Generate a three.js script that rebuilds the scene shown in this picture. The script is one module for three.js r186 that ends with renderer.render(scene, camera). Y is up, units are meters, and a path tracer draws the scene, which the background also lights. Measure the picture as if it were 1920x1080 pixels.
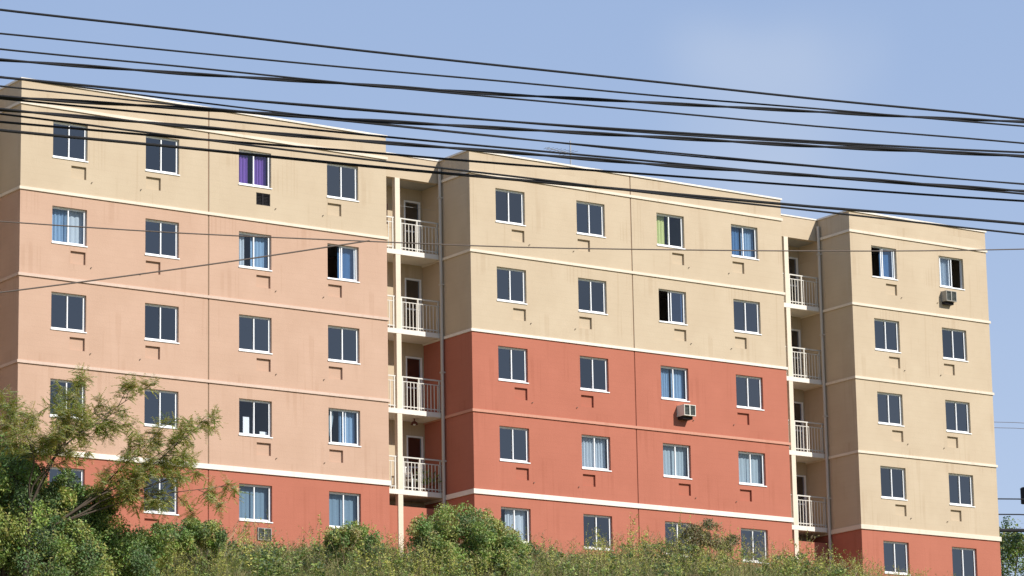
import * as THREE from 'three';
import { mergeGeometries } from 'three/addons/utils/BufferGeometryUtils.js';

// ---------------------------------------------------------------- camera, sky, sun, exposure
const scene = new THREE.Scene();
const camera = new THREE.PerspectiveCamera(9.5756, 16 / 9, 0.5, 6000);
camera.position.set(-46.549, 1.593, 91.77);
camera.rotation.set(12.397 * Math.PI / 180, -35.251 * Math.PI / 180, -1.049 * Math.PI / 180, 'YXZ');
scene.add(camera);

const renderer = new THREE.WebGLRenderer({ antialias: true });
renderer.setSize(1024, 576);
renderer.toneMapping = THREE.LinearToneMapping;
renderer.toneMappingExposure = 1.2;
renderer.shadowMap.enabled = true;

let seed = 20240611;
const rnd = () => { seed |= 0; seed = seed + 0x6D2B79F5 | 0; let t = Math.imul(seed ^ seed >>> 15, 1 | seed); t = t + Math.imul(t ^ t >>> 7, 61 | t) ^ t; return ((t ^ t >>> 14) >>> 0) / 4294967296; };
const rr = (a, b) => a + (b - a) * rnd();
const smooth = (a, b, x) => { const t = Math.min(1, Math.max(0, (x - a) / (b - a))); return t * t * (3 - 2 * t); };

// periodic value noise
function noiseGrid(n) { const g = new Float32Array(n * n); for (let i = 0; i < n * n; i++) g[i] = rnd(); return g; }
function sampleGrid(g, n, x, y) {
  x = ((x % n) + n) % n; y = ((y % n) + n) % n;
  const x0 = Math.floor(x), y0 = Math.floor(y), fx = x - x0, fy = y - y0, x1 = (x0 + 1) % n, y1 = (y0 + 1) % n;
  const sx = fx * fx * (3 - 2 * fx), sy = fy * fy * (3 - 2 * fy);
  const a = g[y0 * n + x0], b = g[y0 * n + x1], c = g[y1 * n + x0], d = g[y1 * n + x1];
  return a + (b - a) * sx + (c - a) * sy + (a - b - c + d) * sx * sy;
}

// sky: clear blue, paler towards the horizon all round, with a few thin veils of cloud
{
  const w = 1024, h = 512, data = new Float32Array(w * h * 4), g1 = noiseGrid(64), g2 = noiseGrid(64);
  const hor = [0.64, 0.76, 0.93], zen = [0.11, 0.245, 0.57];
  for (let j = 0; j < h; j++) for (let i = 0; i < w; i++) {
    const el = ((j + 0.5) / h - 0.5) * Math.PI, s = Math.max(0, Math.sin(el)), t = 1 - Math.exp(-s / 0.36);
    const u = i / w * 64, v = j / h * 160;
    let n = 0, amp = 0.5; for (let o = 0; o < 4; o++) { n += amp * sampleGrid(o % 2 ? g2 : g1, 64, u * (1 << o), v * 0.35 * (1 << o) + o * 7.3); amp *= 0.5; }
    const cl = 0.42 * smooth(0.44, 0.70, n) * smooth(0.02, 0.12, s);
    const k = (j * w + i) * 4;
    for (let c = 0; c < 3; c++) {
      let val = hor[c] + (zen[c] - hor[c]) * t;
      val += ([0.60, 0.68, 0.82][c] - val) * cl;
      if (el < 0) val = [0.20, 0.19, 0.16][c];
      data[k + c] = val / 1.2;
    }
    data[k + 3] = 1;
  }
  const tex = new THREE.DataTexture(data, w, h, THREE.RGBAFormat, THREE.FloatType);
  tex.mapping = THREE.EquirectangularReflectionMapping; tex.magFilter = THREE.LinearFilter; tex.minFilter = THREE.LinearFilter; tex.needsUpdate = true;
  scene.background = tex; scene.environment = tex;
}
const sun = new THREE.DirectionalLight(new THREE.Color().setRGB(1.0, 0.95, 0.87), 5.0);
sun.position.set(20 + 0.66 * 60, 20 + 1.29 * 60, 1.7 * 60); sun.target.position.set(20, 20, 0);
sun.castShadow = true; sun.shadow.mapSize.set(4096, 4096);
Object.assign(sun.shadow.camera, { left: -60, right: 60, top: 50, bottom: -50, near: 1, far: 320 });
scene.add(sun, sun.target);

// ---------------------------------------------------------------- helpers
const taken = {};
function numbered(n) { if (!(n in taken)) { taken[n] = 0; return n; } taken[n]++; return n + '_' + String(taken[n]).padStart(3, '0'); }
function tag(o, label, category, group, kind) { if (label) o.userData.label = label; if (category) o.userData.category = category; if (group) o.userData.group = group; if (kind) o.userData.kind = kind; return o; }
function thing(name, label, category, [x, y, z], turn = 0, group) { const o = new THREE.Group(); o.name = numbered(name); o.position.set(x, y, z); o.rotation.y = turn; scene.add(o); return tag(o, label, category, group); }
function grp(name, parent, x = 0, y = 0, z = 0) { const o = new THREE.Group(); o.name = name; o.position.set(x, y, z); parent.add(o); return o; }
function part(name, geo, mat, parent, x = 0, y = 0, z = 0) {
  const m = new THREE.Mesh(geo, mat); m.name = parent === scene ? numbered(name) : name; m.position.set(x, y, z); m.castShadow = m.receiveShadow = true; parent.add(m); return m;
}
// uv in metres, by the way each face points
function metreUV(geo, ox = 0, oy = 0) {
  const p = geo.attributes.position, n = geo.attributes.normal, uv = new Float32Array(p.count * 2);
  for (let i = 0; i < p.count; i++) {
    const ax = Math.abs(n.getX(i)), ay = Math.abs(n.getY(i)), az = Math.abs(n.getZ(i));
    let u, v; if (az >= ax && az >= ay) { u = p.getX(i); v = p.getY(i); } else if (ax >= ay) { u = p.getZ(i); v = p.getY(i); } else { u = p.getX(i); v = p.getZ(i); }
    uv[2 * i] = u + ox; uv[2 * i + 1] = v + oy;
  }
  geo.setAttribute('uv', new THREE.BufferAttribute(uv, 2)); return geo;
}
function bx(x0, x1, y0, y1, z0, z1, ox = 0, oy = 0) { const g = new THREE.BoxGeometry(x1 - x0, y1 - y0, z1 - z0); g.translate((x0 + x1) / 2, (y0 + y1) / 2, (z0 + z1) / 2); return metreUV(g, ox, oy); }
// box with chamfered edges
function chamfer(x0, x1, y0, y1, z0, z1, c = 0.006) {
  const s = new THREE.Shape(); s.moveTo(x0 + c, y0 + c); s.lineTo(x1 - c, y0 + c); s.lineTo(x1 - c, y1 - c); s.lineTo(x0 + c, y1 - c); s.closePath();
  const g = new THREE.ExtrudeGeometry(s, { depth: z1 - z0 - 2 * c, bevelEnabled: true, bevelThickness: c, bevelSize: c, bevelSegments: 1 }); g.translate(0, 0, z0 + c); return metreUV(g);
}
function merge(list) { return mergeGeometries(list.map(g => { const q = g.index ? g.toNonIndexed() : g; for (const k of Object.keys(q.attributes)) if (!['position', 'normal', 'uv', 'color'].includes(k)) q.deleteAttribute(k); return q; })); }
function cyl(p, q, r0, r1 = r0, seg = 8) {
  const a = new THREE.Vector3(...p), b = new THREE.Vector3(...q), d = b.clone().sub(a), g = new THREE.CylinderGeometry(r1, r0, d.length(), seg);
  g.applyQuaternion(new THREE.Quaternion().setFromUnitVectors(new THREE.Vector3(0, 1, 0), d.clone().normalize())); g.translate((p[0] + q[0]) / 2, (p[1] + q[1]) / 2, (p[2] + q[2]) / 2); return g;
}
// wall sheet with rectangular openings, front face at z = 0, thickness t behind it
function wallGeo(x0, x1, y0, y1, holes, t, ox = 0, oy = 0) {
  const s = new THREE.Shape(); s.moveTo(x0, y0); s.lineTo(x1, y0); s.lineTo(x1, y1); s.lineTo(x0, y1); s.closePath();
  for (const [a, b, c, d] of holes) { const p = new THREE.Path(); p.moveTo(a, c); p.lineTo(a, d); p.lineTo(b, d); p.lineTo(b, c); p.closePath(); s.holes.push(p); }
  const g = new THREE.ExtrudeGeometry(s, { depth: t, bevelEnabled: false }); g.translate(0, 0, -t); return metreUV(g, ox, oy);
}

// ---------------------------------------------------------------- textures and materials
function greyTexture(n, fn, repeatMetres, srgb) {
  const d = new Uint8Array(n * n * 4);
  for (let j = 0; j < n; j++) for (let i = 0; i < n; i++) { const v = fn(i / n, j / n), k = (j * n + i) * 4; for (let c = 0; c < 3; c++) d[k + c] = Math.max(0, Math.min(255, 255 * (Array.isArray(v) ? v[c] : v))); d[k + 3] = 255; }
  const t = new THREE.DataTexture(d, n, n); t.wrapS = t.wrapT = THREE.RepeatWrapping; t.magFilter = THREE.LinearFilter; t.minFilter = THREE.LinearMipmapLinearFilter; t.generateMipmaps = true;
  if (srgb) t.colorSpace = THREE.SRGBColorSpace; t.repeat.set(1 / repeatMetres, 1 / repeatMetres); t.needsUpdate = true; return t;
}
const GA = noiseGrid(128), GB = noiseGrid(128), GC = noiseGrid(128);
// roller-painted render: blotches, faint rain streaks, fine grain
const plasterMap = greyTexture(1024, (u, v) => {
  const blot = sampleGrid(GA, 128, u * 8, v * 8) * 0.5 + sampleGrid(GB, 128, u * 16 + 3, v * 16) * 0.3 + sampleGrid(GC, 128, u * 32, v * 32) * 0.2;
  const streak = sampleGrid(GB, 128, u * 128, v * 4), streakMask = smooth(0.55, 0.8, sampleGrid(GC, 128, u * 8 + 5, v * 8));
  const course = (v * 35) % 1 < 0.10 ? 1 : 0;
  const grain = rnd();
  return [1, 1, 1].map((_, c) => 0.955 + 0.05 * (blot - 0.5) * (1 + 0.25 * c) - 0.03 * streakMask * smooth(0.55, 0.9, streak) * (1 + 0.3 * c) - 0.012 * course + 0.035 * (grain - 0.5));
}, 7, true);
const plasterBump = greyTexture(512, (u, v) => 0.5 + 0.35 * (rnd() - 0.5) + 0.4 * (sampleGrid(GA, 128, u * 64, v * 64) - 0.5), 1.6, false);
const lin = (r, g, b) => new THREE.Color().setRGB(r, g, b);
function plaster(r, g, b) { return new THREE.MeshStandardMaterial({ color: lin(r, g, b), map: plasterMap, bumpMap: plasterBump, bumpScale: 0.004, roughness: 0.92, metalness: 0 }); }
const M = {
  beige: plaster(0.515, 0.412, 0.288), salmon: plaster(0.51, 0.335, 0.240), red: plaster(0.42, 0.139, 0.087), cream: plaster(0.72, 0.63, 0.51), white: plaster(0.78, 0.72, 0.64),
  paleSalmon: plaster(0.62, 0.47, 0.38), paleRed: plaster(0.56, 0.27, 0.19), concrete: plaster(0.36, 0.34, 0.31), interior: new THREE.MeshStandardMaterial({ color: lin(0.34, 0.32, 0.29), roughness: 0.95 }),
  joint: new THREE.MeshStandardMaterial({ color: lin(0.30, 0.20, 0.13), map: plasterMap, roughness: 0.9 }),
  jointRed: new THREE.MeshStandardMaterial({ color: lin(0.25, 0.07, 0.04), map: plasterMap, roughness: 0.9 }),
  frame: new THREE.MeshStandardMaterial({ color: lin(0.80, 0.81, 0.82), roughness: 0.4 }),
  rail: new THREE.MeshStandardMaterial({ color: lin(0.60, 0.58, 0.53), roughness: 0.45 }),
  pipe: new THREE.MeshStandardMaterial({ color: lin(0.50, 0.46, 0.40), roughness: 0.6 }),
  tint: new THREE.MeshPhysicalMaterial({ color: lin(0.24, 0.34, 0.50), transmission: 1, thickness: 0, roughness: 0.02, ior: 2.3, metalness: 0 }),
  tintB: new THREE.MeshPhysicalMaterial({ color: lin(0.18, 0.26, 0.44), transmission: 1, thickness: 0, roughness: 0.03, ior: 2.15, metalness: 0 }),
  tintC: new THREE.MeshPhysicalMaterial({ color: lin(0.38, 0.46, 0.56), transmission: 1, thickness: 0, roughness: 0.05, ior: 2.33, metalness: 0 }),
  clear: new THREE.MeshPhysicalMaterial({ color: lin(0.84, 0.88, 0.92), transmission: 1, thickness: 0, roughness: 0.02, ior: 1.7, metalness: 0 }),
  cable: new THREE.MeshStandardMaterial({ color: lin(0.009, 0.009, 0.011), roughness: 0.9 }),
  greyCable: new THREE.MeshStandardMaterial({ color: lin(0.10, 0.075, 0.06), roughness: 0.7 }),
  steel: new THREE.MeshStandardMaterial({ color: lin(0.35, 0.36, 0.37), roughness: 0.45, metalness: 0.6 }),
  dark: new THREE.MeshStandardMaterial({ color: lin(0.008, 0.006, 0.009), roughness: 0.85 }),
  acWhite: new THREE.MeshStandardMaterial({ color: lin(0.68, 0.66, 0.58), roughness: 0.5 }),
  acGrey: new THREE.MeshStandardMaterial({ color: lin(0.30, 0.29, 0.26), roughness: 0.55 }),
  fin: new THREE.MeshStandardMaterial({ color: lin(0.10, 0.11, 0.10), roughness: 0.5, metalness: 0.4 }),
  plastic: new THREE.MeshStandardMaterial({ color: lin(0.80, 0.80, 0.80), roughness: 0.4 }),
};
for (const m of [M.tint, M.tintB, M.tintC, M.clear]) m.side = THREE.DoubleSide;

// ---------------------------------------------------------------- terrain (one sheet to the horizon)
const G = 16.5;                                   // ground at the foot of the building; the street by the camera is y = 0
const crestY = x => 13.4 + 1.35 * smooth(-4, 1, x) + 1.2 * smooth(0, 20, x) - 0.5 * smooth(24, 40, x);
const TG = noiseGrid(64);
function groundY(x, z) {
  const c = crestY(x); let y;
  if (z < 2) y = G - 0.06; else if (z < 8) y = G - 0.06 + (c - G + 0.06) * smooth(2, 8, z); else if (z < 76) { const t = (z - 8) / 68; y = c * (1 - (0.6 * t + 0.4 * (1 - (1 - t) * (1 - t)))); } else y = 0;
  if (z < -70) y = (G - 0.06) * (1 - smooth(-70, -240, z));
  y *= 1 - smooth(110, 320, Math.abs(x - 15));
  const bump = (sampleGrid(TG, 64, x * 0.5 + 20, z * 0.5 + 20) - 0.5) * 0.35 * smooth(4, 9, z) * (1 - smooth(70, 76, z));
  return y + bump;
}
{
  const line = (lo, hi, near0, near1, fine) => { const a = []; for (let v = near0; v <= near1 + 1e-6; v += fine) a.push(v); let s = fine, v = near1; while (v < hi) { s *= 1.35; v += s; a.push(Math.min(v, hi)); } s = fine; v = near0; const b = []; while (v > lo) { s *= 1.35; v -= s; b.push(Math.max(v, lo)); } return b.reverse().concat(a); };
  const xs = line(-2500, 2500, -60, 80, 1.0), zs = line(-2500, 2500, -20, 95, 1.0), pos = [], uv = [], idx = [];
  for (const z of zs) for (const x of xs) { pos.push(x, groundY(x, z), z); uv.push(x, z); }
  for (let j = 0; j < zs.length - 1; j++) for (let i = 0; i < xs.length - 1; i++) { const a = j * xs.length + i, b = a + 1, c = a + xs.length, d = c + 1; idx.push(a, c, b, b, c, d); }
  const g = new THREE.BufferGeometry(); g.setAttribute('position', new THREE.Float32BufferAttribute(pos, 3)); g.setAttribute('uv', new THREE.Float32BufferAttribute(uv, 2)); g.setIndex(idx); g.computeVertexNormals();
  const soil = greyTexture(512, (u, v) => { const n = sampleGrid(GA, 128, u * 16, v * 16) * 0.6 + sampleGrid(GB, 128, u * 64, v * 64) * 0.4, k = smooth(0.35, 0.7, n), gr = 0.9 + 0.2 * rnd(); return [(0.50 - 0.14 * k) * gr, (0.43 - 0.03 * k) * gr, (0.30 - 0.08 * k) * gr]; }, 9, true);
  const m = part('ground', g, new THREE.MeshStandardMaterial({ map: soil, roughness: 1 }), scene); m.userData.kind = 'structure';
}

// ---------------------------------------------------------------- apartment blocks
const ROOF = 14.32, LV = [13.6, 10.9, 8.2, 5.5, 2.8];        // roof edge and string courses above the building's foot
const T = 0.20;                                              // wall thickness
// shared window pieces, origin at the lower left corner of the opening, 1.2 m x 1.15 m
const WW = 1.2, WH = 1.15;
const frameGeo = merge([bx(0, 0.03, 0, WH, -0.165, -0.09), bx(WW - 0.03, WW, 0, WH, -0.165, -0.09), bx(0.03, WW - 0.03, 0, 0.045, -0.164, -0.091), bx(0.03, WW - 0.03, WH - 0.03, WH, -0.164, -0.091)]);
const sillGeo = chamfer(-0.02, WW + 0.02, -0.04, -0.002, -0.085, 0.03, 0.005);
const sashGeo = merge([bx(0, 0.034, 0, 1.075, -0.012, 0.012), bx(0.551, 0.585, 0, 1.075, -0.012, 0.012), bx(0.034, 0.551, 0, 0.03, -0.011, 0.011), bx(0.034, 0.551, 1.045, 1.075, -0.011, 0.011)]);
const paneGeo = (() => { const g = new THREE.PlaneGeometry(0.517, 1.015); g.translate(0.2925, 0.5375, 0); return g; })();
const SASHX = [0.03, 0.585];
// leftSlide / rightSlide: metres the sash is pushed along its track towards the other one
const tints = [M.tint, M.tintB, M.tint, M.tintC, M.tint, M.tintB, M.tintC]; let tintAt = 0;
function window_(parent, x, y, { leftSlide = 0, rightSlide = 0, glass = tints[tintAt++ % 7] } = {}) {
  const w = grp('window', parent, x, y, 0);
  part('frame', frameGeo, M.frame, w); part('sill', sillGeo, M.frame, w);
  const sash = (off, z) => { part('sash', sashGeo, M.frame, w, off, 0.045, z); part('pane', paneGeo, glass, w, off, 0.045, z); };
  sash(SASHX[0] + leftSlide, -0.136); sash(SASHX[1] - rightSlide, -0.108);
  return w;
}
const SLW = 0.52, SLH = 0.40, SLD = 0.075;                    // closed air-conditioner opening under each window
const slotCover = m => bx(0, SLW, 0, SLH, -T + 0.01, -SLD);
const drainGeo = (() => { const g = merge([cyl([0, 0, -0.02], [0, 0, 0.05], 0.016, 0.016, 8)]); return g; })();
const drainMat = new THREE.MeshStandardMaterial({ color: lin(0.16, 0.12, 0.09), roughness: 0.7 });

function block(x0, x1, cols, jointX, storeys, courseMats, label, opts) {
  const b = thing('apartment_building', label, 'building', [x0, G, 0], 0, 'apartment blocks of one complex');
  const W = x1 - x0, depth = 9.5;
  const tops = [ROOF, ...LV.slice(1)], bots = [...LV.slice(1), 0];  // storey r lies between string courses (top storey takes the parapet)
  for (let r = 0; r < 5; r++) {
    const mat = storeys[r], y0 = bots[r] - (r === 4 ? 0.5 : 0), y1 = tops[r], L = LV[r], holes = [], slots = [];
    cols.forEach((cx, c) => {
      const wx = cx - x0, wy = L - 0.43 - WH; holes.push([wx, wx + WW, wy, wy + WH]);
      const sx = c % 2 === 0 ? wx + 0.64 : wx + 0.02, sy = L - 1.78 - SLH;
      holes.push([sx, sx + SLW, sy, sy + SLH]); slots.push([sx, sy, c]);
    });
    const xs = jointX ? [[0, jointX - x0 - 0.024], [jointX - x0 + 0.024, W]] : [[0, W]];
    for (const [a, e] of xs) part('wall_panel', wallGeo(a, e, y0, y1, holes.filter(h => h[0] > a && h[1] < e), T, x0 + r * 2.3, r * 1.7), mat, b);
    if (jointX) part('expansion_joint', bx(jointX - x0 - 0.0235, jointX - x0 + 0.0235, y0 + 0.002, y1 - 0.002, -T + 0.01, -0.02), mat === M.red ? M.jointRed : M.joint, b);
    cols.forEach((cx, c) => window_(b, cx - x0, L - 0.43 - WH, opts.windows?.[`${r},${c}`]));
    for (const [sx, sy, c] of slots) {
      if (!opts.openSlots?.includes(`${r},${c}`)) part('vent_cover', slotCover(), mat, b, sx, sy, 0);
      part('drain_pipe', drainGeo, drainMat, b, c % 2 === 0 ? sx + SLW + 0.19 : sx - 0.19, sy - 0.06, 0);
    }
    // side walls and rear wall, storey by storey in the storey's colour
    part('side_wall', bx(0, T, y0, y1, -depth, -T, 0.7 * r, 1.1), mat, b);
    part('side_wall', bx(W - T, W, y0, y1, -depth, -T, 0.3 * r, 2.1), mat, b);
    part('rear_wall', bx(T, W - T, y0, y1, -depth, -depth + T), mat, b);
    part('floor_slab', bx(T, W - T, bots[r] - 0.07, bots[r] + 0.07, -depth + T, -T), M.interior, b);
    const edges = cols.slice(0, -1).map((cx, c) => (cx + cols[c + 1] + WW) / 2 - x0);
    for (const e of edges) part('partition_wall', bx(e - 0.06, e + 0.06, bots[r] + 0.07, LV[r] - 0.07, -4.6, -T - 0.002), M.interior, b);
    part('partition_wall', bx(T, W - T, bots[r] + 0.07, LV[r] - 0.07, -4.74, -4.6), M.interior, b);
  }
  // roof slab, coping, string courses
  part('roof', bx(T, W - T, LV[0] - 0.07, LV[0] + 0.09, -depth + T, -T), M.concrete, b);
  part('coping', merge([bx(-0.045, W + 0.045, ROOF, ROOF + 0.06, -0.2, 0.045), bx(-0.045, 0.2, ROOF, ROOF + 0.06, -depth - 0.045, -0.2), bx(W - 0.2, W + 0.045, ROOF, ROOF + 0.06, -depth - 0.045, -0.2), bx(0.2, W - 0.2, ROOF, ROOF + 0.06, -depth - 0.045, -depth + 0.2)]), M.white, b);
  for (let k = 0; k < 5; k++) {
    const hh = k === 4 ? 0.08 : 0.045, pr = k === 4 ? 0.05 : 0.045, y = LV[k], m = courseMats[k];
    part('string_course', bx(-pr, W + pr, y - hh, y + hh, -0.006, pr), m, b);
    part('string_course', bx(-pr, 0.006, y - hh, y + hh, -depth, -0.008), m, b);
    part('string_course', bx(W - 0.006, W + pr, y - hh, y + hh, -depth, -0.008), m, b);
  }
  return b;
}
const C1 = [1.10, 4.35, 7.73, 11.04], C2 = [17.70, 21.06, 24.50, 27.80], C3 = [34.30, 37.57];
const CL = { glass: M.clear };
const building1 = block(0, 13.33, C1, 6.62, [M.beige, M.salmon, M.salmon, M.salmon, M.red], [M.cream, M.cream, M.paleSalmon, M.paleSalmon, M.white],
  'large apartment block with salmon pink middle storeys and beige top storey, behind the tree',
  { windows: { '0,2': CL, '1,0': CL, '1,2': CL, '1,3': { leftSlide: 0.5, glass: M.clear }, '3,2': CL, '3,3': { leftSlide: 0.12, glass: M.clear }, '4,2': CL, '4,3': CL }, openSlots: ['0,2', '4,2'] });
const building2 = block(16.65, 30.10, C2, 23.38, [M.beige, M.beige, M.red, M.red, M.red], [M.cream, M.cream, M.white, M.paleRed, M.white],
  'middle apartment block with brick red lower storeys and two beige top storeys',
  { windows: { '0,2': { rightSlide: 0, glass: M.clear }, '0,3': CL, '1,2': { leftSlide: 0.47 }, '2,2': CL, '3,1': CL, '3,2': CL, '3,3': CL, '4,0': CL }, openSlots: ['2,2'] });
const building3 = block(33.30, 39.94, C3, null, [M.beige, M.beige, M.beige, M.beige, M.red], [M.cream, M.cream, M.cream, M.cream, M.cream],
  'narrow apartment block with two window columns, beige above a red ground storey, farthest right',
  { windows: { '0,0': { leftSlide: 0.5, glass: M.clear }, '0,1': { rightSlide: 0.47, glass: M.clear } }, openSlots: ['0,1'] });

// ---------------------------------------------------------------- balcony towers between the blocks
const BZ = -1.77, BB = -2.88;                                 // front and back plane of the balconies
const barGeo = chamfer(-0.012, 0.012, 0, 0.92, -0.012, 0.012, 0.003);
function balconyTower(x0, x1, colX, label) {
  const t = thing('balcony_tower', label, 'building', [x0, G, 0], 0, 'balcony towers between the blocks');
  const W = x1 - x0, cx = colX - x0, e = 0.004;
  const d0 = W - 0.74, d1 = W - 0.08;                          // door on the back wall, hard against the right-hand block
  const holes = LV.map((L, k) => { const fl = k < 4 ? LV[k + 1] + 0.17 : 0.1; return [d0, d1, fl + 0.002, fl + 2.06]; });
  part('back_wall', wallGeo(e, W - e, -0.4, ROOF - 0.1, holes, 0.14), M.beige, t, 0, 0, BB);
  part('rear_wall', bx(e, W - e, -0.4, ROOF - 0.1, -7.1, -6.95), M.interior, t);
  part('roof', bx(e, W - e, ROOF - 0.22, ROOF - 0.1, -6.95, BZ - 0.2), M.concrete, t);
  part('beam', bx(e, W - e, LV[0] - 0.06, ROOF, BZ - 0.2, BZ), M.beige, t);
  part('coping', bx(e, W - e, ROOF, ROOF + 0.05, BZ - 0.24, BZ + 0.03), M.white, t);
  part('ceiling', bx(e, W - e, LV[0] - 0.06, LV[0] + 0.06, BB, BZ - 0.201), M.concrete, t);
  LV.forEach((L, k) => {                                       // balconies stand on string course levels 1 to 4
    if (k === 0) return;
    const b = grp('balcony', t, 0, L, 0);
    part('slab', chamfer(e, W - e, 0, 0.17, BB + 0.002, BZ + 0.02, 0.008), M.white, b);
    const z = BZ - 0.07, y0 = 0.17;
    part('top_rail', bx(0.02, W - 0.02, y0 + 1.08, y0 + 1.12, z - 0.025, z + 0.025), M.rail, b);
    part('middle_rail', bx(0.02, W - 0.02, y0 + 0.93, y0 + 0.955, z - 0.013, z + 0.013), M.rail, b);
    part('bottom_rail', bx(0.02, W - 0.02, y0 + 0.09, y0 + 0.12, z - 0.014, z + 0.014), M.rail, b);
    for (const px of [0.05, cx - 0.16, cx + 0.16, (cx + W) / 2 - 0.05, W - 0.09]) part('rail_post', bx(px - 0.022, px + 0.022, y0, y0 + 1.08, z - 0.022, z + 0.022), M.rail, b);
    for (let x = 0.19; x < W - 0.14; x += 0.135) if (Math.abs(x - cx) > 0.20 && Math.abs(x - ((cx + W) / 2 - 0.05)) > 0.05) part('baluster', barGeo, M.rail, b, x, y0 + 0.03, z);
  });
  // doors
  holes.forEach(([a, c, y0, y1], k) => {
    const d = grp('door', t, a, y0, BB);
    const w = c - a, h = y1 - y0;
    part('frame', merge([bx(0, 0.05, 0, h, -0.1, 0.02), bx(w - 0.05, w, 0, h, -0.1, 0.02), bx(0.05, w - 0.05, h - 0.05, h, -0.099, 0.019), bx(0.05, w - 0.05, 0.98, 1.03, -0.06, -0.02), bx(0.05, w - 0.05, 0, 0.06, -0.06, -0.02)]), M.frame, d);
    const g = new THREE.PlaneGeometry(w - 0.1, 0.92); part('pane', g, M.tint, d, w / 2, 0.52, -0.04);
    const g2 = new THREE.PlaneGeometry(w - 0.1, h - 1.08); part('pane', g2, M.tint, d, w / 2, 1.03 + (h - 1.08) / 2, -0.04);
  });
  for (let k = 1; k < 5; k++) part('floor_slab', bx(e, W - e, LV[k], LV[k] + 0.16, -6.95, BB - 0.142), M.interior, t);
  part('column', merge(LV.map((L, k) => bx(cx - 0.095, cx + 0.095, k < 4 ? LV[k + 1] + 0.171 : -0.4, k === 0 ? LV[0] - 0.061 : L - 0.001, BZ - 0.16, BZ + 0.014))), M.cream, t);
  part('base_wall', bx(e, W - e, -0.4, 2.42, BZ - 0.2, BZ - 0.02), M.red, t);
  part('downpipe', merge([cyl([W - 0.085, -0.3, BZ + 0.12], [W - 0.085, ROOF - 0.25, BZ + 0.12], 0.055, 0.055, 12), ...[1, 4, 7, 10, 13].map(y => bx(W - 0.15, W - 0.004, y, y + 0.05, BZ + 0.055, BZ + 0.185))]), M.pipe, t);
  return t;
}
balconyTower(13.33, 16.65, 14.92, 'recessed balcony tower with white railings between the salmon block and the middle block');
balconyTower(30.10, 33.30, 31.76, 'recessed balcony tower with white railings between the middle block and the narrow right block');

// the row goes on to the left, out of the frame: it shades and warms the end wall of the salmon block
block(-16.65, -3.33, [-15.55, -12.3, -8.92, -5.61], null, [M.beige, M.salmon, M.salmon, M.salmon, M.red], [M.cream, M.cream, M.paleSalmon, M.paleSalmon, M.white], 'next apartment block of the row, out of view left of the salmon block', {});
balconyTower(-3.33, 0, -1.7, 'balcony tower left of the salmon block, out of view');
// ---------------------------------------------------------------- curtains and things in the windows
function curtainGeo(w, h, folds, amp, sway = 0) {
  const nx = folds * 8, ny = 6, g = new THREE.PlaneGeometry(w, h, nx, ny), p = g.attributes.position, ph = rr(0, 6);
  for (let i = 0; i < p.count; i++) {
    const u = p.getX(i) / w + 0.5, v = 0.5 - p.getY(i) / h;
    p.setZ(i, amp * (Math.sin(u * folds * 6.283 + ph + 0.4 * Math.sin(v * 3)) + 0.35 * Math.sin(u * folds * 13.7 + 2 * ph)));
    p.setX(i, p.getX(i) + sway * v * v * (0.5 - u));
  }
  g.translate(w / 2, -h / 2, 0); g.computeVertexNormals(); return g;
}
const clothNoise = greyTexture(128, () => 0.93 + 0.07 * rnd(), 0.3, true);
const cloth = (r, g, b) => new THREE.MeshPhysicalMaterial({ color: lin(r, g, b), map: clothNoise, roughness: 1, transmission: 0.25, thickness: 0, side: THREE.DoubleSide });
const K = { blue: cloth(0.30, 0.47, 0.66), pale: cloth(0.62, 0.70, 0.76), purple: cloth(0.24, 0.11, 0.48), lilac: cloth(0.30, 0.20, 0.48), green: cloth(0.72, 0.78, 0.32), deep: cloth(0.10, 0.24, 0.46), slate: cloth(0.22, 0.33, 0.42), grey: cloth(0.45, 0.55, 0.60) };
function curtain(cols, r, c, a, w, mat, label, { folds = 5, amp = 0.022, h = 1.22, z = -0.265, sway = 0 } = {}) {
  const m = part('curtain', curtainGeo(w, h, folds, amp, sway), mat, scene, cols[c] + a, G + LV[r] - 0.43 + 0.03, z);
  return tag(m, label, 'curtain', 'curtains hanging in the windows');
}
curtain(C1, 0, 2, 0.00, 0.46, K.purple, 'deep purple curtain left of the mullion in the window above the black air conditioner', { folds: 4 });
curtain(C1, 0, 2, 0.66, 0.52, K.purple, 'deep purple curtain right of the mullion in the window above the black air conditioner', { folds: 5 });
curtain(C1, 1, 0, 0.00, 0.62, K.blue, 'blue and white curtain in leftmost window of the upper salmon storey, left half', { folds: 5 });
curtain(C1, 1, 0, 0.64, 0.55, K.pale, 'pale curtain in leftmost window of the upper salmon storey, right half', { folds: 3, amp: 0.014 });
curtain(C1, 1, 2, 0.02, 0.34, K.pale, 'pale gathered curtain at the left of the third window on the upper salmon storey', { folds: 3 });
curtain(C1, 1, 2, 0.56, 0.62, K.blue, 'sky blue curtain at the right of the third window on the upper salmon storey', { folds: 5, amp: 0.015 });
curtain(C1, 1, 3, 0.54, 0.64, K.deep, 'royal blue curtain behind the half open window beside the balcony tower', { folds: 3, amp: 0.008 });
curtain(C1, 3, 3, 0.02, 0.34, K.grey, 'grey curtain pulled aside in the window right above the white band, by the balconies', { folds: 4, sway: 0.5 });
curtain(C1, 3, 3, 0.55, 0.63, K.blue, 'light blue curtain in the window right above the white band, by the balconies', { folds: 5 });
curtain(C1, 4, 2, 0.00, 1.2, K.slate, 'slate blue curtain in the third window of the red ground storey', { folds: 7, amp: 0.01 });
curtain(C1, 4, 3, 0.00, 1.2, K.slate, 'slate blue curtain in the ground storey window nearest the balcony tower', { folds: 6, amp: 0.01 });
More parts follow.
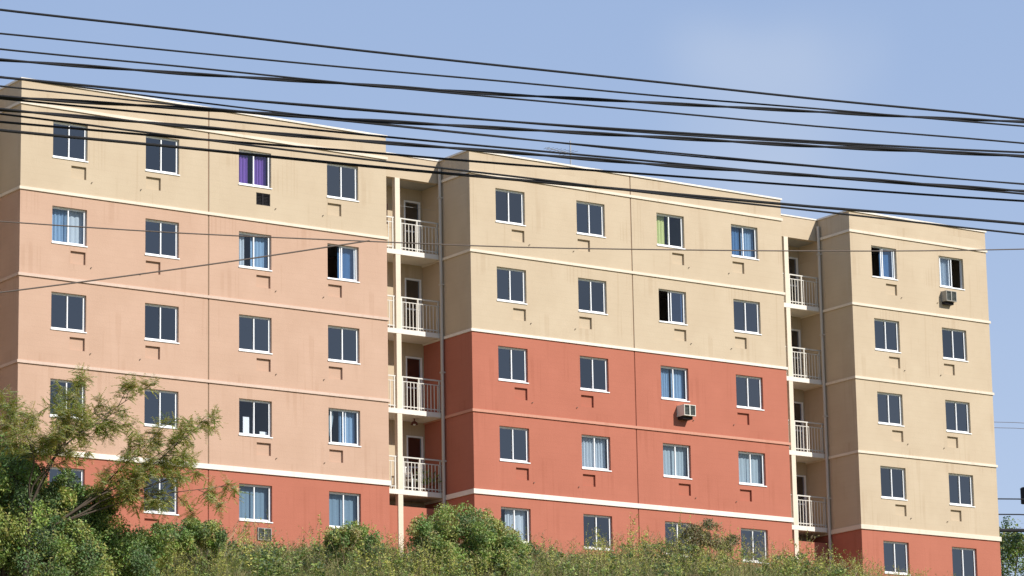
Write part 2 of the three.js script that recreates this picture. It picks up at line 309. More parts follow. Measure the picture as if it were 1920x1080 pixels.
curtain(C2, 0, 2, 0.02, 0.50, K.green, 'lime green curtain in a top storey window of the middle block', { folds: 4 });
curtain(C2, 0, 3, 0.05, 0.48, K.deep, 'dark blue curtain in the right window of the middle block top storey', { folds: 4 });
curtain(C2, 0, 3, 0.62, 0.55, K.blue, 'light blue curtain in the right window of the middle block top storey', { folds: 5 });
curtain(C2, 2, 2, 0.02, 0.54, K.blue, 'blue striped curtain left of the mullion above the white air conditioner', { folds: 6 });
curtain(C2, 2, 2, 0.62, 0.56, K.blue, 'blue striped curtain right of the mullion above the white air conditioner', { folds: 5 });
curtain(C2, 3, 1, 0.06, 1.10, K.pale, 'white pleated curtain filling a window on the red storey under the plain windows', { folds: 9, amp: 0.03 });
curtain(C2, 3, 2, 0.00, 1.2, K.grey, 'pale grey lace curtain in the window below the white air conditioner', { folds: 8, amp: 0.012, sway: 0.1 });
curtain(C2, 3, 3, 0.00, 1.2, K.grey, 'pale grey lace curtain in the red storey window nearest the right balconies', { folds: 7, amp: 0.012, sway: 0.1 });
curtain(C2, 4, 0, 0.35, 0.85, K.pale, 'white curtain in the ground storey window behind the big shrub', { folds: 4 });
curtain(C3, 0, 0, 0.60, 0.56, K.deep, 'blue curtain behind the right sash of the half open window, narrow block', { folds: 2, amp: 0.008 });
curtain(C3, 0, 1, 0.06, 0.62, K.pale, 'white and blue curtain in the half open window above the grey air conditioner', { folds: 5, amp: 0.03 });
{ // white boards leaning on the sill in a salmon window
  const a = part('board', chamfer(0.27, 0.50, 0.05, 0.62, -0.25, -0.22), M.plastic, scene, C1[2], G + LV[3] - 0.43 - WH, 0); tag(a, 'upright white board standing on the sill behind a salmon storey window', 'board');
  const c = part('board', chamfer(0.88, 1.16, 0.05, 0.20, -0.25, -0.22), M.plastic, scene, C1[2], G + LV[3] - 0.43 - WH, 0); tag(c, 'small low white board in the right corner of a salmon storey window', 'board');
}

// ---------------------------------------------------------------- air conditioners
function aircon(cols, r, c, out, body, label) {
  const sx = c % 2 === 0 ? cols[c] + 0.64 : cols[c] + 0.02, y = G + LV[r] - 1.78 - SLH;
  const t = thing('air_conditioner', label, 'air conditioner', [sx, y, 0], 0, 'window air conditioners under the windows');
  const x0 = 0.012, x1 = SLW - 0.012, y0 = 0.004, y1 = SLH - 0.012, zb = -0.5;
  part('casing', merge([bx(x0, x1, y0, y0 + 0.02, zb, out), bx(x0, x1, y1 - 0.02, y1, zb, out), bx(x0, x0 + 0.02, y0 + 0.02, y1 - 0.02, zb, out), bx(x1 - 0.02, x1, y0 + 0.02, y1 - 0.02, zb, out)]), body, t);
  const fins = body === M.dark ? M.dark : M.fin; part('coil', bx(x0 + 0.021, x1 - 0.021, y0 + 0.021, y1 - 0.021, zb, out - 0.05), fins, t);
  for (let k = 0; k < 7; k++) { const yy = y0 + 0.05 + k * (y1 - y0 - 0.1) / 6; part('grille_bar', bx(x0 + 0.021, x1 - 0.021, yy - 0.006, yy + 0.006, out - 0.03, out - 0.012), fins, t); }
  part('centre_bar', bx(0.24, 0.275, y0 + 0.021, y1 - 0.021, out - 0.012, out - 0.002), body, t);
  if (out > 0.1) part('drain_pan', bx(x0 + 0.03, x1 - 0.05, y0 - 0.10, y0 - 0.002, 0.01, out - 0.12), M.dark, t);
  return t;
}
aircon(C1, 0, 2, -0.02, M.dark, 'black recessed air conditioner under the window with purple curtains');
aircon(C1, 4, 2, 0.05, M.acGrey, 'grey air conditioner low on the red ground storey behind the weeds');
aircon(C2, 2, 2, 0.42, M.acWhite, 'white air conditioner jutting from the red wall of the middle block');
aircon(C3, 0, 1, 0.30, M.acGrey, 'grey air conditioner jutting from the top storey of the narrow right block');

// leaf helpers
const leafMat = new THREE.MeshPhysicalMaterial({ vertexColors: true, roughness: 0.7, transmission: 0.42, thickness: 0, side: THREE.DoubleSide });
const barkMat = new THREE.MeshStandardMaterial({ color: lin(0.075, 0.055, 0.04), roughness: 0.95 });
const V = (x, y, z) => new THREE.Vector3(x, y, z);
class Leaves {
  constructor() { this.p = []; this.n = []; this.c = []; }
  leaf(o, dir, side, len, wid, col) {           // folded kite of two triangles
    const a = o, tip = o.clone().addScaledVector(dir, len), m = o.clone().addScaledVector(dir, len * 0.45), nrm = V(0, 0, 0).crossVectors(dir, side).normalize();
    const l = m.clone().addScaledVector(side, wid / 2).addScaledVector(nrm, wid * 0.12), r = m.clone().addScaledVector(side, -wid / 2).addScaledVector(nrm, wid * 0.12);
    for (const q of [a, r, tip, a, tip, l]) { this.p.push(q.x, q.y, q.z); this.n.push(nrm.x, nrm.y, nrm.z); this.c.push(...col); }
  }
  geo() { const g = new THREE.BufferGeometry(); g.setAttribute('position', new THREE.Float32BufferAttribute(this.p, 3)); g.setAttribute('normal', new THREE.Float32BufferAttribute(this.n, 3)); g.setAttribute('color', new THREE.Float32BufferAttribute(this.c, 3)); return g; }
}
const rdir = () => { const u = rr(-1, 1), a = rr(0, 6.283), s = Math.sqrt(1 - u * u); return V(s * Math.cos(a), u, s * Math.sin(a)); };
function perp(d) { const q = rdir(); q.addScaledVector(d, -q.dot(d)); return q.normalize(); }
function tone(list) { const a = list[Math.floor(rnd() * list.length)], k = rr(0.8, 1.2); return a.map(v => v * k); }
const OLIVE = [[0.41, 0.42, 0.07], [0.50, 0.47, 0.095], [0.27, 0.37, 0.05], [0.54, 0.49, 0.145], [0.35, 0.42, 0.06]], GREEN = [[0.15, 0.25, 0.055], [0.10, 0.18, 0.05], [0.25, 0.33, 0.06], [0.07, 0.13, 0.045], [0.35, 0.39, 0.08]], WEED = [[0.26, 0.36, 0.065], [0.17, 0.27, 0.055], [0.35, 0.39, 0.09], [0.125, 0.20, 0.05], [0.40, 0.39, 0.12]];
// ---------------------------------------------------------------- things on the balconies
{
  const y = G + LV[4] + 0.17;
  const ch = thing('plastic_chair', 'white plastic chair on the lowest balcony beside the salmon block', 'chair', [15.72, y, -2.28], 0.25);
  part('seat', chamfer(-0.22, 0.22, 0.42, 0.45, -0.21, 0.21), M.plastic, ch);
  for (const [a, b] of [[-0.2, -0.19], [0.2, -0.19], [-0.2, 0.19], [0.2, 0.19]]) part('leg', cyl([a * 1.12, 0, b * 1.15], [a, 0.42, b], 0.02, 0.024, 8), M.plastic, ch);
  const bk = part('backrest', merge([cyl([-0.2, 0.45, -0.2], [-0.21, 0.9, -0.27], 0.02), cyl([0.2, 0.45, -0.2], [0.21, 0.9, -0.27], 0.02), cyl([-0.215, 0.9, -0.27], [0.215, 0.9, -0.27], 0.026), cyl([-0.2, 0.6, -0.225], [0.2, 0.6, -0.225], 0.016)]), M.plastic, ch);
  for (const a of [-0.12, -0.04, 0.04, 0.12]) part('slat', cyl([a, 0.6, -0.225], [a, 0.89, -0.268], 0.014), M.plastic, bk);
  for (const s of [-1, 1]) part('armrest', merge([cyl([s * 0.23, 0.65, -0.22], [s * 0.24, 0.65, 0.2], 0.018), cyl([s * 0.24, 0.65, 0.2], [s * 0.205, 0.43, 0.19], 0.018)]), M.plastic, ch);
  const lamp = thing('ceiling_lamp', 'small dark red ceiling lamp hanging over the lowest balcony', 'lamp', [15.85, G + LV[3] - 0.002, -2.3], 0);
  const shade = new THREE.LatheGeometry([[0.02, 0], [0.03, -0.08], [0.09, -0.12], [0.13, -0.2], [0.125, -0.2], [0.085, -0.13], [0.02, -0.1]].map(p => new THREE.Vector2(...p)), 20);
  part('shade', shade, new THREE.MeshStandardMaterial({ color: lin(0.12, 0.03, 0.02), roughness: 0.5, side: THREE.DoubleSide }), lamp);
  const bulb = new THREE.SphereGeometry(0.045, 14, 10); part('bulb', bulb, M.plastic, lamp, 0, -0.19, 0);
  const pp = thing('potted_plant', 'dark leafy potted plant right of the white chair on the lowest balcony', 'plant', [16.2, y, -2.15], 0), PL = new Leaves();
  part('pot', new THREE.LatheGeometry([[0, 0], [0.1, 0], [0.14, 0.24], [0.155, 0.24], [0.155, 0.27], [0.13, 0.27], [0.12, 0.23], [0, 0.23]].map(p => new THREE.Vector2(...p)), 20), new THREE.MeshStandardMaterial({ color: lin(0.22, 0.09, 0.05), roughness: 0.9 }), pp);
  for (let k = 0; k < 150; k++) { const d0 = rdir(); d0.y = Math.abs(d0.y) + 0.25; d0.normalize(); PL.leaf(V(0, 0.24, 0).addScaledVector(d0, rr(0.05, 0.5)), d0, perp(d0), rr(0.1, 0.2), 0.05, tone(GREEN)); }
  part('foliage', PL.geo(), leafMat, pp);
  const cl = part('towel', curtainGeo(0.34, 0.7, 2, 0.02), cloth(0.16, 0.035, 0.045), scene, 14.42, G + LV[1] + 0.17 + 1.62, BZ - 0.35);
  tag(cl, 'dark red towel hanging on the top balcony left of its column', 'towel');
  const ln = part('clothes_line', cyl([13.33, G + LV[1] + 1.792, BZ - 0.35], [16.65, G + LV[1] + 1.792, BZ - 0.35], 0.004, 0.004, 6), M.steel, scene);
  tag(ln, 'thin clothes line stretched across the top balcony behind its railing', 'clothes line');
}

// ---------------------------------------------------------------- roof antenna
{
  const t = thing('roof_antenna', 'television antenna on the roof of the middle block', 'antenna', [22.33, G + LV[0] + 0.09, -2], 0.15);
  part('mast', merge([cyl([0, 0, 0], [0, 2.2, 0], 0.025), cyl([-0.12, 0, 0], [0.12, 0, 0], 0.02)]), M.steel, t);
  const boom = part('boom', cyl([-1.2, 1.75, 0], [0.15, 1.75, 0], 0.014), M.steel, t);
  for (let k = 0; k < 8; k++) part('element', cyl([-1.15 + k * 0.16, 1.75, -0.16 - 0.035 * k], [-1.15 + k * 0.16, 1.75, 0.16 + 0.035 * k], 0.008, 0.008, 6), M.steel, boom);
}

// ---------------------------------------------------------------- overhead cables in front, on two poles outside the frame
const CP = [-29.24, 67.29], CD = [0.9613, 0.2756], SPAN = 18;
const along = s => [CP[0] + CD[0] * s, CP[1] + CD[1] * s];
const cables = [
  // height at mid span, slope, sag, radius, label
  [10.206, -0.0286, 0.0010, 0.0135, 'thin black cable, uppermost of all where it enters the sky'],
  [10.090, -0.0132, 0.0010, 0.0105, 'thin black cable, second from the top in mid sky'],
  [10.004, 0.0144, 0.0014, 0.0185, 'thick black cable, upper of the heavy ones, running above every roof'],
  [9.923, -0.0171, 0.0010, 0.0105, 'thin black cable crossing under the upper heavy cable at the left'],
  [9.731, -0.0041, 0.0023, 0.0110, 'thin black cable grazing the roof edge of the salmon block'],
  [9.696, -0.0007, 0.0025, 0.0125, 'thin black cable just under the one grazing the salmon block roof'],
  [9.653, 0.0129, 0.0010, 0.0200, 'thick black cable crossing the parapet of the salmon block'],
  [9.599, -0.0333, 0.0030, 0.0095, 'thin cable in the bunch over the roof antenna, upper strand'],
  [9.557, -0.0240, 0.0010, 0.0095, 'thin cable in the bunch over the roof antenna, lower strand'],
  [9.485, -0.0232, 0.0010, 0.0120, 'black cable running into the lower heavy cable at the right'],
  [9.401, -0.0094, 0.0010, 0.0195, 'thick black cable, lowest of the heavy ones, across the top windows'],
  [9.326, -0.0084, 0.0010, 0.0130, 'black cable directly below the lowest heavy cable'],
  [9.211, -0.0245, 0.0010, 0.0165, 'black cable cutting across the top windows of the salmon block'],
  [9.196, -0.0485, 0.0010, 0.0115, 'steepest black cable, dropping to the roof of the narrow block'],
  [8.574, 0.0315, 0.0044, 0.0070, 'thin brown wire, nearly level, below all the other cables'],
];
function spanTube(points, r, seg = 72) { return new THREE.TubeGeometry(new THREE.CatmullRomCurve3(points.map(p => new THREE.Vector3(...p))), seg, r, 6, false); }
const ends = [[], []];
cables.forEach(([a, b, c, r, label], i) => {
  const pts = [], side = ((i * 7) % 5 - 2) * 0.05;
  for (let k = 0; k <= 24; k++) { const s = -SPAN + 2 * SPAN * k / 24, [x, z] = along(s), y = a + b * s + c * s * s + 0.004 * Math.sin(s * 1.7 + i * 2.1); pts.push([x + side * CD[1], y, z - side * CD[0]]); }
  ends[0].push(pts[0]); ends[1].push(pts[24]);
  const heavy = r > 0.017; r *= 0.82;
  // heavy ones are lashed bundles: two strands twisted round each other
  const g = heavy ? merge([0, 1].map(q => { const P = []; for (let k = 0; k <= 220; k++) { const t = k / 220 * 24, k0 = Math.min(23, Math.floor(t)), f = t - k0, w = k * 0.55 + q * Math.PI; P.push([0, 1, 2].map(d => pts[k0][d] + (pts[k0 + 1][d] - pts[k0][d]) * f).map((v, d) => v + (d === 1 ? Math.cos(w) : d === 2 ? Math.sin(w) : 0) * r * 0.5)); } return spanTube(P, r * 0.66, 440); })) : spanTube(pts, r);
  tag(part('overhead_cable', g, i === 14 ? M.greyCable : M.cable, scene), label, 'cable', 'overhead cables along the street');
});
const tap = []; for (let k = 0; k <= 16; k++) { const s = -SPAN + k * (SPAN - 1.33) / 16, [x, z] = along(s); tap.push([x, 8.572 + 0.0315 * -1.33 + 0.0044 * 1.77 + 0.212 * (s + 1.33) + 0.0045 * (s + 1.33) * (s + 1.33), z]); }
tag(part('overhead_cable', spanTube(tap, 0.0065), M.greyCable, scene), 'thin brown wire slanting up across the salmon storeys to join the level wire', 'cable', 'overhead cables along the street');
ends.forEach((list, e) => {
  const [x, z] = along(e ? SPAN : -SPAN), base = groundY(x, z), top = 11.9;
  const t = thing('utility_pole', e ? 'concrete utility pole carrying the cables, out of view to the right' : 'concrete utility pole carrying the cables, out of view to the left', 'utility pole', [x, base, z], Math.atan2(-CD[1], CD[0]), 'utility poles along the street');
  part('shaft', cyl([0, -0.3, 0.24], [0, top - base, 0.24], 0.17, 0.11, 16), M.concrete, t);
  list.forEach((p) => { const y = p[1] - base; part('insulator', merge([cyl([0, y - 0.03, -0.12], [0, y - 0.03, 0.16], 0.012), cyl([0, y - 0.05, 0], [0, y + 0.02, 0], 0.03, 0.02, 10)]), M.steel, t); });
  if (!e) part('bracket', cyl([0, tap[0][1] - base, -0.02], [0, tap[0][1] - base, 0.2], 0.014), M.steel, t);
});

// ---------------------------------------------------------------- foliage
// a pinnate frond: rachis with pairs of leaflets
function frond(L, o, dir, len, cols, pairs, leafLen) {
  let d = dir.clone(), pos = o.clone(); const side = V(0, 0, 0).crossVectors(d, V(0, 1, 0)).normalize(); if (!isFinite(side.x) || side.lengthSq() < 0.1) side.set(1, 0, 0);
  const col = tone(cols), step = len / pairs;
  for (let k = 0; k < pairs; k++) {
    d.y -= 0.035; d.normalize(); const nx = pos.clone().addScaledVector(d, step);
    L.leaf(pos, d, side, step * 1.1, 0.008, [0.14, 0.11, 0.04]);
    for (const s of [-1, 1]) { const ld = side.clone().multiplyScalar(s).addScaledVector(d, 0.45).add(V(rr(-0.15, 0.15), rr(-0.3, 0.1), rr(-0.15, 0.15))).normalize(), lp = V(0, 0, 0).crossVectors(ld, V(rr(-0.3, 0.3), 1, rr(-0.3, 0.3))).normalize(); L.leaf(pos, ld, lp, leafLen * rr(0.8, 1.15) * (1 - 0.35 * k / pairs), leafLen * 0.40, col.map(v => v * rr(0.85, 1.15))); }
    pos = nx;
  }
}
function limbGeo(pts, r0, r1) {
  const curve = new THREE.CatmullRomCurve3(pts), n = 14, g = new THREE.TubeGeometry(curve, n, 1, 7, false), p = g.attributes.position;
  for (let i = 0; i <= n; i++) { const c = curve.getPointAt(i / n), r = r0 + (r1 - r0) * i / n; for (let j = 0; j <= 7; j++) { const k = i * 8 + j; p.setXYZ(k, c.x + (p.getX(k) - c.x) * r, c.y + (p.getY(k) - c.y) * r, c.z + (p.getZ(k) - c.z) * r); } }
  g.computeVertexNormals(); return [g, curve];
}
// open feathery tree: limbs to given tips, twigs along them, fronds along the twigs
{
  const bx_ = -6.5, bz = 13.2, by = groundY(bx_, bz);
  const t = thing('feathery_tree', 'sparse feathery tree with yellow green leaflets in front of the salmon block', 'tree', [bx_, by, bz]);
  const L = new Leaves(), wood = [], rel = (x, y, z) => V(x - bx_, y - by, z - bz);
  const fork = [rel(-6.3, 15.3, 13.2), rel(-5.5, 14.9, 13.0)];
  wood.push(limbGeo([V(0, -0.3, 0), V(0.05, 0.7, 0), fork[0]], 0.11, 0.075)[0], limbGeo([V(0.02, 0.3, 0), V(0.45, 0.75, -0.1), fork[1]], 0.075, 0.06)[0]);
  const limbs = [
    [0, -5.2, 17.5, 13.0, -4.55, 18.7, 12.6], [0, -5.4, 17.0, 13.6, -3.4, 18.5, 13.8], [0, -5.9, 16.8, 12.6, -6.4, 18.0, 12.2], [0, -6.5, 16.4, 13.8, -7.2, 17.4, 14.2], [0, -5.4, 16.9, 13.3, -3.9, 17.9, 13.0],
    [1, -3.3, 16.4, 12.8, -0.85, 17.9, 12.4], [1, -3.4, 16.2, 13.4, -1.7, 17.7, 13.9], [1, -3.2, 15.9, 12.6, -0.9, 16.8, 12.2], [1, -3.3, 15.7, 13.4, -0.7, 16.2, 13.6], [1, -3.9, 16.2, 13.0, -2.7, 17.4, 13.2], [1, -4.2, 15.6, 13.2, -2.6, 16.2, 13.9], [0, -6.1, 16.1, 13.4, -5.6, 17.3, 14.4],
  ];
  for (const [f, mx, my, mz, ex, ey, ez] of limbs) {
    const a = fork[f], m = rel(mx, my, mz), e = rel(ex, ey, ez), [g, cv] = limbGeo([a, a.clone().lerp(m, 0.55).add(V(rr(-0.1, 0.1), rr(-0.1, 0.1), rr(-0.1, 0.1))), m, e], 0.027, 0.006); wood.push(g);
    for (let b = 0; b < 8; b++) {
      const u = Math.min(1, 0.36 + 0.64 * (b + rnd()) / 8), o = cv.getPointAt(u), ax = cv.getTangentAt(u);
      const d = b === 7 ? ax.clone() : ax.clone().multiplyScalar(0.8).addScaledVector(perp(ax), 1.0).add(V(0, 0.1, 0)).normalize(), len = rr(0.55, 1.15) * (1.2 - 0.45 * u);
      const end = o.clone().addScaledVector(d, len).add(V(0, -0.12 * len, 0)), mid = o.clone().lerp(end, 0.5).add(V(rr(-0.06, 0.06), 0.06, rr(-0.06, 0.06))), [g2, c2] = limbGeo([o, mid, end], 0.011, 0.003); wood.push(g2);
      for (let k = 0; k < 8; k++) {
        const v = Math.min(1, 0.2 + 0.8 * (k + rnd()) / 8), p0 = c2.getPointAt(v), a2 = c2.getTangentAt(v), d2 = a2.clone().multiplyScalar(0.6).addScaledVector(perp(a2), 0.9).normalize(), l2 = rr(0.1, 0.34), p1 = p0.clone().addScaledVector(d2, l2);
        wood.push(cyl(p0.toArray(), p1.toArray(), 0.004, 0.002, 4));
        for (let q = 0; q < 6; q++) frond(L, p0.clone().lerp(p1, 0.15 + 0.17 * q), d2.clone().multiplyScalar(0.5).addScaledVector(perp(d2), 0.85).normalize(), rr(0.18, 0.38), OLIVE, 8, 0.085);
      }
    }
  }
  part('trunk', merge(wood), barkMat, t); part('crown', L.geo(), leafMat, t);
}
// leafy crowns made of clumps of leaves on short twigs
function leafy(name, label, category, group, [x, z], y0, clumps, nLeaf, leafLen, cols, trunkR) {
  const by = y0 ?? groundY(x, z), t = thing(name, label, category, [x, by, z], 0, group), L = new Leaves(), wood = [];
  for (const [cx, cy, cz, r] of clumps) {
    const c = V(cx - x, cy - by, cz - z); wood.push(limbGeo([V(rr(-0.05, 0.05), -0.25, rr(-0.05, 0.05)), V(c.x * 0.35, c.y * 0.5, c.z * 0.35), c], trunkR, trunkR * 0.2)[0]);
    const sub = 12 + Math.round(r * 12);
    for (let s = 0; s < sub; s++) {
      const q = c.clone().addScaledVector(rdir(), r * Math.cbrt(rnd()) * 0.95), sr = r * rr(0.3, 0.62); if (rnd() < 0.6) wood.push(cyl(c.toArray(), q.toArray(), trunkR * 0.16, trunkR * 0.08, 5));
      const base = tone(cols);
      for (let k = 0; k < nLeaf; k++) { const o = q.clone().addScaledVector(rdir(), sr * Math.cbrt(rnd())), d = rdir().add(V(0, -0.15, 0)).normalize(); L.leaf(o, d, perp(d), leafLen * rr(0.65, 1.25), leafLen * rr(0.38, 0.52), base.map(v => v * rr(0.8, 1.2))); }
    }
  }
  part('trunk', merge(wood), barkMat, t); part('crown', L.geo(), leafMat, t); return t;
}
leafy('leafy_tree', 'dense dark green tree in the lower left corner under the feathery tree', 'tree', 'shrubs and trees on the bank', [-6.6, 12.2], null,
  [[-7.3, 16.2, 12.2, 0.8], [-6.3, 15.7, 12.0, 0.8], [-5.2, 15.5, 12.4, 0.75], [-4.3, 15.2, 12.2, 0.65], [-7.8, 15.2, 12.6, 0.8], [-6.4, 14.7, 12.8, 0.8], [-5.0, 14.6, 12.6, 0.75], [-3.6, 14.7, 12.4, 0.6], [-5.8, 16.2, 12.2, 0.5], [-7.9, 16.6, 11.8, 0.6], [-8.6, 16.0, 12.0, 0.9], [-7.4, 14.2, 12.9, 0.8], [-5.9, 13.9, 13.0, 0.8], [-4.4, 13.9, 12.9, 0.75], [-3.0, 14.1, 12.5, 0.65], [-2.2, 14.6, 12.0, 0.55], [-6.9, 16.7, 12.3, 0.5], [-6.6, 16.1, 12.9, 0.6], [-4.9, 15.9, 12.6, 0.5], [-3.9, 15.6, 12.3, 0.45], [-6.0, 16.7, 12.0, 0.4], [-5.4, 15.0, 11.8, 0.7]], 250, 0.095, GREEN.concat(WEED.slice(0, 3)), 0.09);
leafy('leafy_shrub', 'wide bright green shrub under the balconies between salmon and middle blocks', 'shrub', 'shrubs and trees on the bank', [10.2, 9], null,
  [[8.7, 16.0, 9, 0.55], [9.5, 16.45, 8.8, 0.6], [10.4, 16.5, 9.1, 0.6], [11.2, 16.2, 9, 0.55], [11.9, 15.9, 9.1, 0.5], [10.0, 15.9, 9.5, 0.6], [11.0, 15.7, 9.5, 0.5], [9.1, 15.5, 9.6, 0.5]], 240, 0.09, WEED, 0.035);
leafy('leafy_shrub', 'small green shrub at the foot of the salmon block, right of the tree', 'shrub', 'shrubs and trees on the bank', [0.9, 9.6], null,
  [[0.7, 15.55, 9.6, 0.42], [1.25, 15.5, 9.5, 0.38], [0.2, 15.35, 9.7, 0.4], [-0.5, 15.3, 9.8, 0.4]], 220, 0.085, WEED, 0.025);
leafy('leafy_shrub', 'small shrub in front of the ground storey window beside the left balconies', 'shrub', 'shrubs and trees on the bank', [5.9, 9.2], null,
  [[5.5, 15.75, 9.2, 0.36], [6.1, 15.85, 9.2, 0.4], [6.6, 15.6, 9.3, 0.34]], 200, 0.08, WEED, 0.022);
leafy('leafy_shrub', 'low shrub before the red ground storey between two window columns, middle block', 'shrub', 'shrubs and trees on the bank', [19.2, 9], null,
  [[18.7, 16.75, 9, 0.36], [19.3, 16.9, 9, 0.4], [19.8, 16.65, 9.1, 0.34]], 110, 0.075, [[0.22, 0.20, 0.07], [0.16, 0.17, 0.06], [0.26, 0.22, 0.09]], 0.02);
leafy('leafy_tree', 'dark treetop rising behind the right end of the narrow block', 'tree', 'shrubs and trees on the bank', [65.2, -27], null,
  [[64.6, 24.4, -27, 0.7], [65.6, 24.6, -27, 0.9], [66.6, 24.2, -27, 1.0], [65.2, 23.2, -27, 1.2], [67.5, 23.4, -27, 1.2]], 60, 0.16, GREEN, 0.12);

// grass and weeds along the crest of the bank
function blades(n, hMin, hMax, spread, wid, cols, seedHead) {
  const L = new Leaves();
  for (let i = 0; i < n; i++) {
    const a = rr(0, 6.283), o = V(Math.cos(a) * spread * rnd(), 0, Math.sin(a) * spread * rnd()), h = rr(hMin, hMax), lean = V(Math.cos(a) * rr(0.05, 0.45), 1, Math.sin(a) * rr(0.05, 0.45)).normalize(), s = perp(lean), c = tone(cols);
    const mid = o.clone().addScaledVector(lean, h * 0.6); L.leaf(o, lean, s, h * 0.75, wid, c);
    const d2 = lean.clone().add(V(Math.cos(a) * 0.5, -0.25, Math.sin(a) * 0.5)).normalize(); L.leaf(mid, d2, s, h * 0.45, wid * 0.8, c);
    if (seedHead && rnd() < 0.5) for (let k = 0; k < 7; k++) L.leaf(mid.clone().addScaledVector(d2, h * 0.3 + k * 0.025), rdir().add(V(0, 0.8, 0)).normalize(), rdir(), 0.05, 0.018, tone([[0.36, 0.27, 0.13], [0.28, 0.19, 0.09], [0.42, 0.33, 0.18]]));
  }
  return L.geo();
}
function grassField(name, label, geo, n, place) {
  const m = new THREE.InstancedMesh(geo, leafMat, n), q = new THREE.Quaternion(), mat = new THREE.Matrix4(), up = V(0, 1, 0);
  for (let i = 0; i < n; i++) { const [x, z, s] = place(); q.setFromAxisAngle(up, rr(0, 6.283)); mat.compose(V(x, groundY(x, z) - 0.03, z), q, V(s, s * rr(0.8, 1.2), s)); m.setMatrixAt(i, mat); }
  m.name = numbered(name); m.castShadow = m.receiveShadow = true; scene.add(m); tag(m, label, 'grass', null, 'stuff');
}
const tall = x => 0.5 + 0.5 * sampleGrid(GA, 128, x * 0.6, 3.3) - 0.15 * smooth(22, 28, x);
const clumpy = (x, z) => sampleGrid(GB, 128, x * 0.8, z * 0.8 + 9) * 0.6 + sampleGrid(GC, 128, x * 2.1, z * 2.1) * 0.4;
grassField('grass', 'short green grass covering the bank below the buildings', blades(26, 0.2, 0.6, 0.28, 0.018, [[0.19, 0.25, 0.06], [0.27, 0.29, 0.08], [0.34, 0.30, 0.12], [0.14, 0.19, 0.05]], false), 5200, () => { let x, z; do { x = rr(-3, 46); z = 4.5 + 10 * rnd() * rnd(); } while (clumpy(x, z) < 0.33 && rnd() < 0.8); return [x, z, rr(0.6, 1.3) * tall(x)]; });
grassField('tall_grass', 'straw coloured grass with seed heads on the bank', blades(8, 0.55, 1.25, 0.3, 0.012, [[0.42, 0.34, 0.16], [0.34, 0.29, 0.13], [0.30, 0.29, 0.10], [0.48, 0.38, 0.20]], true), 620, () => { let x, z; do { x = rr(-2, 42); z = rr(6, 11); } while (clumpy(x, z) < 0.45); return [x, z, tall(x) * rr(0.7, 1.5)]; });
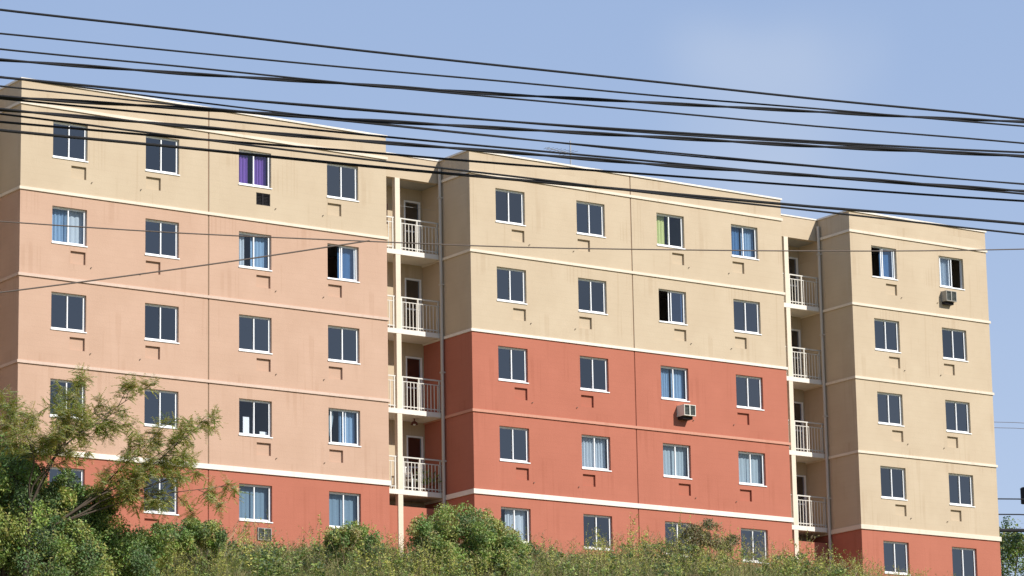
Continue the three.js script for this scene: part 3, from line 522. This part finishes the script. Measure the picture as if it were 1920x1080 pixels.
// leafy weeds: upright stems with leaves getting smaller to the top
function weed(h, n, leafLen, cols) {
  const L = new Leaves(), lean = V(rr(-0.15, 0.15), 1, rr(-0.15, 0.15)).normalize(); L.leaf(V(0, 0, 0), lean, V(1, 0, 0), h * 1.05, 0.014, [0.20, 0.17, 0.07]); L.leaf(V(0, 0, 0), lean, V(0, 0, 1), h * 1.05, 0.014, [0.20, 0.17, 0.07]);
  for (let b = 0; b < 4; b++) { const o = lean.clone().multiplyScalar(h * rr(0.25, 0.75)), d = lean.clone().multiplyScalar(0.8).addScaledVector(perp(lean), 0.8).normalize(), bl = h * rr(0.2, 0.4); L.leaf(o, d, perp(d), bl, 0.01, [0.20, 0.17, 0.07]); for (let k = 0; k < n / 3; k++) { const q = o.clone().addScaledVector(d, bl * rr(0.2, 1)), e = perp(d).add(d.clone().multiplyScalar(0.5)).normalize(); L.leaf(q, e, perp(e), leafLen * rr(0.5, 0.9), leafLen * 0.3, tone(cols)); } }
  for (let k = 0; k < n; k++) { const f = 0.15 + 0.85 * k / n, o = lean.clone().multiplyScalar(h * f), e = perp(lean).add(lean.clone().multiplyScalar(rr(0.1, 0.6))).normalize(); L.leaf(o, e, perp(e), leafLen * (1.25 - 0.8 * f) * rr(0.7, 1.2), leafLen * 0.36 * (1.2 - 0.6 * f), tone(cols)); }
  return L.geo();
}
[[0.95, 34, 0.13, WEED], [1.2, 44, 0.10, OLIVE], [0.75, 30, 0.16, GREEN], [1.35, 30, 0.08, OLIVE]].forEach(([h, n, l, cols], i) => grassField('weeds', ['broad leaved green weeds scattered along the bank', 'yellow green leafy weeds scattered along the bank', 'dark green low weeds scattered along the bank', 'thin tall pale weeds scattered along the bank'][i], weed(h, n, l, cols), [420, 420, 420, 220][i], () => { let x, z; do { x = rr(-2, 42); z = rr(6, 11.5); } while (sampleGrid(GC, 128, x * 0.7 + i * 31, z * 0.5) < 0.5); return [x, z, tall(x) * rr(0.75, 1.5)]; }));

// ---------------------------------------------------------------- far pole and wires right of the narrow block
{
  const px = 66.0, pz = -25, base = groundY(px, pz), t = thing('utility_pole', 'distant dark utility pole with transformer at the right edge beyond the narrow block', 'utility pole', [px, base, pz], 0, 'utility poles along the street');
  part('shaft', cyl([0, -0.3, 0], [0, 13.6, 0], 0.17, 0.12, 14), M.concrete, t);
  for (const y of [13.2, 9.05]) part('crossarm', bx(-0.55, 0.55, y, y + 0.1, 0.13, 0.23), M.dark, t);
  part('transformer', merge([cyl([-0.62, 9.5, 0], [-0.62, 10.2, 0], 0.3, 0.3, 18), cyl([-0.62, 10.2, 0], [-0.62, 10.26, 0], 0.32, 0.25, 18), cyl([-0.72, 10.2, 0], [-0.72, 10.45, 0], 0.03), cyl([-0.5, 10.2, 0], [-0.5, 10.45, 0], 0.03), bx(-0.35, -0.1, 9.6, 10.0, -0.06, 0.06)]), M.dark, t);
  const runs = [[13.32, 0.012, M.greyCable, 'upper faint far wire right of the narrow block, against the sky'], [13.05, 0.012, M.greyCable, 'lower faint far wire right of the narrow block, against the sky'], [9.68, 0.03, M.cable, 'dark far cable level with the transformer, right of the narrow block'], [8.95, 0.03, M.cable, 'dark far cable just below the transformer, right of the narrow block'], [8.2, 0.085, M.cable, 'thick far cable bundle at the lower right edge, right of the narrow block']];
  runs.forEach(([h, r, mat, label], i) => {
    const pts = []; for (let k = 0; k <= 10; k++) { const u = k / 10; pts.push([px - 0.2 - 30 * u, base + h - 1.2 * 4 * u * (1 - u) * 0.3, pz + 0.2 - 3 * u]); }
    const right = []; for (let k = 1; k <= 10; k++) { const u = k / 10; right.push([px + 0.2 + 30 * u, base + h - 1.2 * 4 * u * (1 - u) * 0.3, pz + 0.2 + 3 * u]); }
    tag(part('overhead_cable', spanTube(pts.reverse().concat(right), r, 48), mat, scene), label, 'cable', 'far overhead cables');
  });
}

renderer.render(scene, camera);
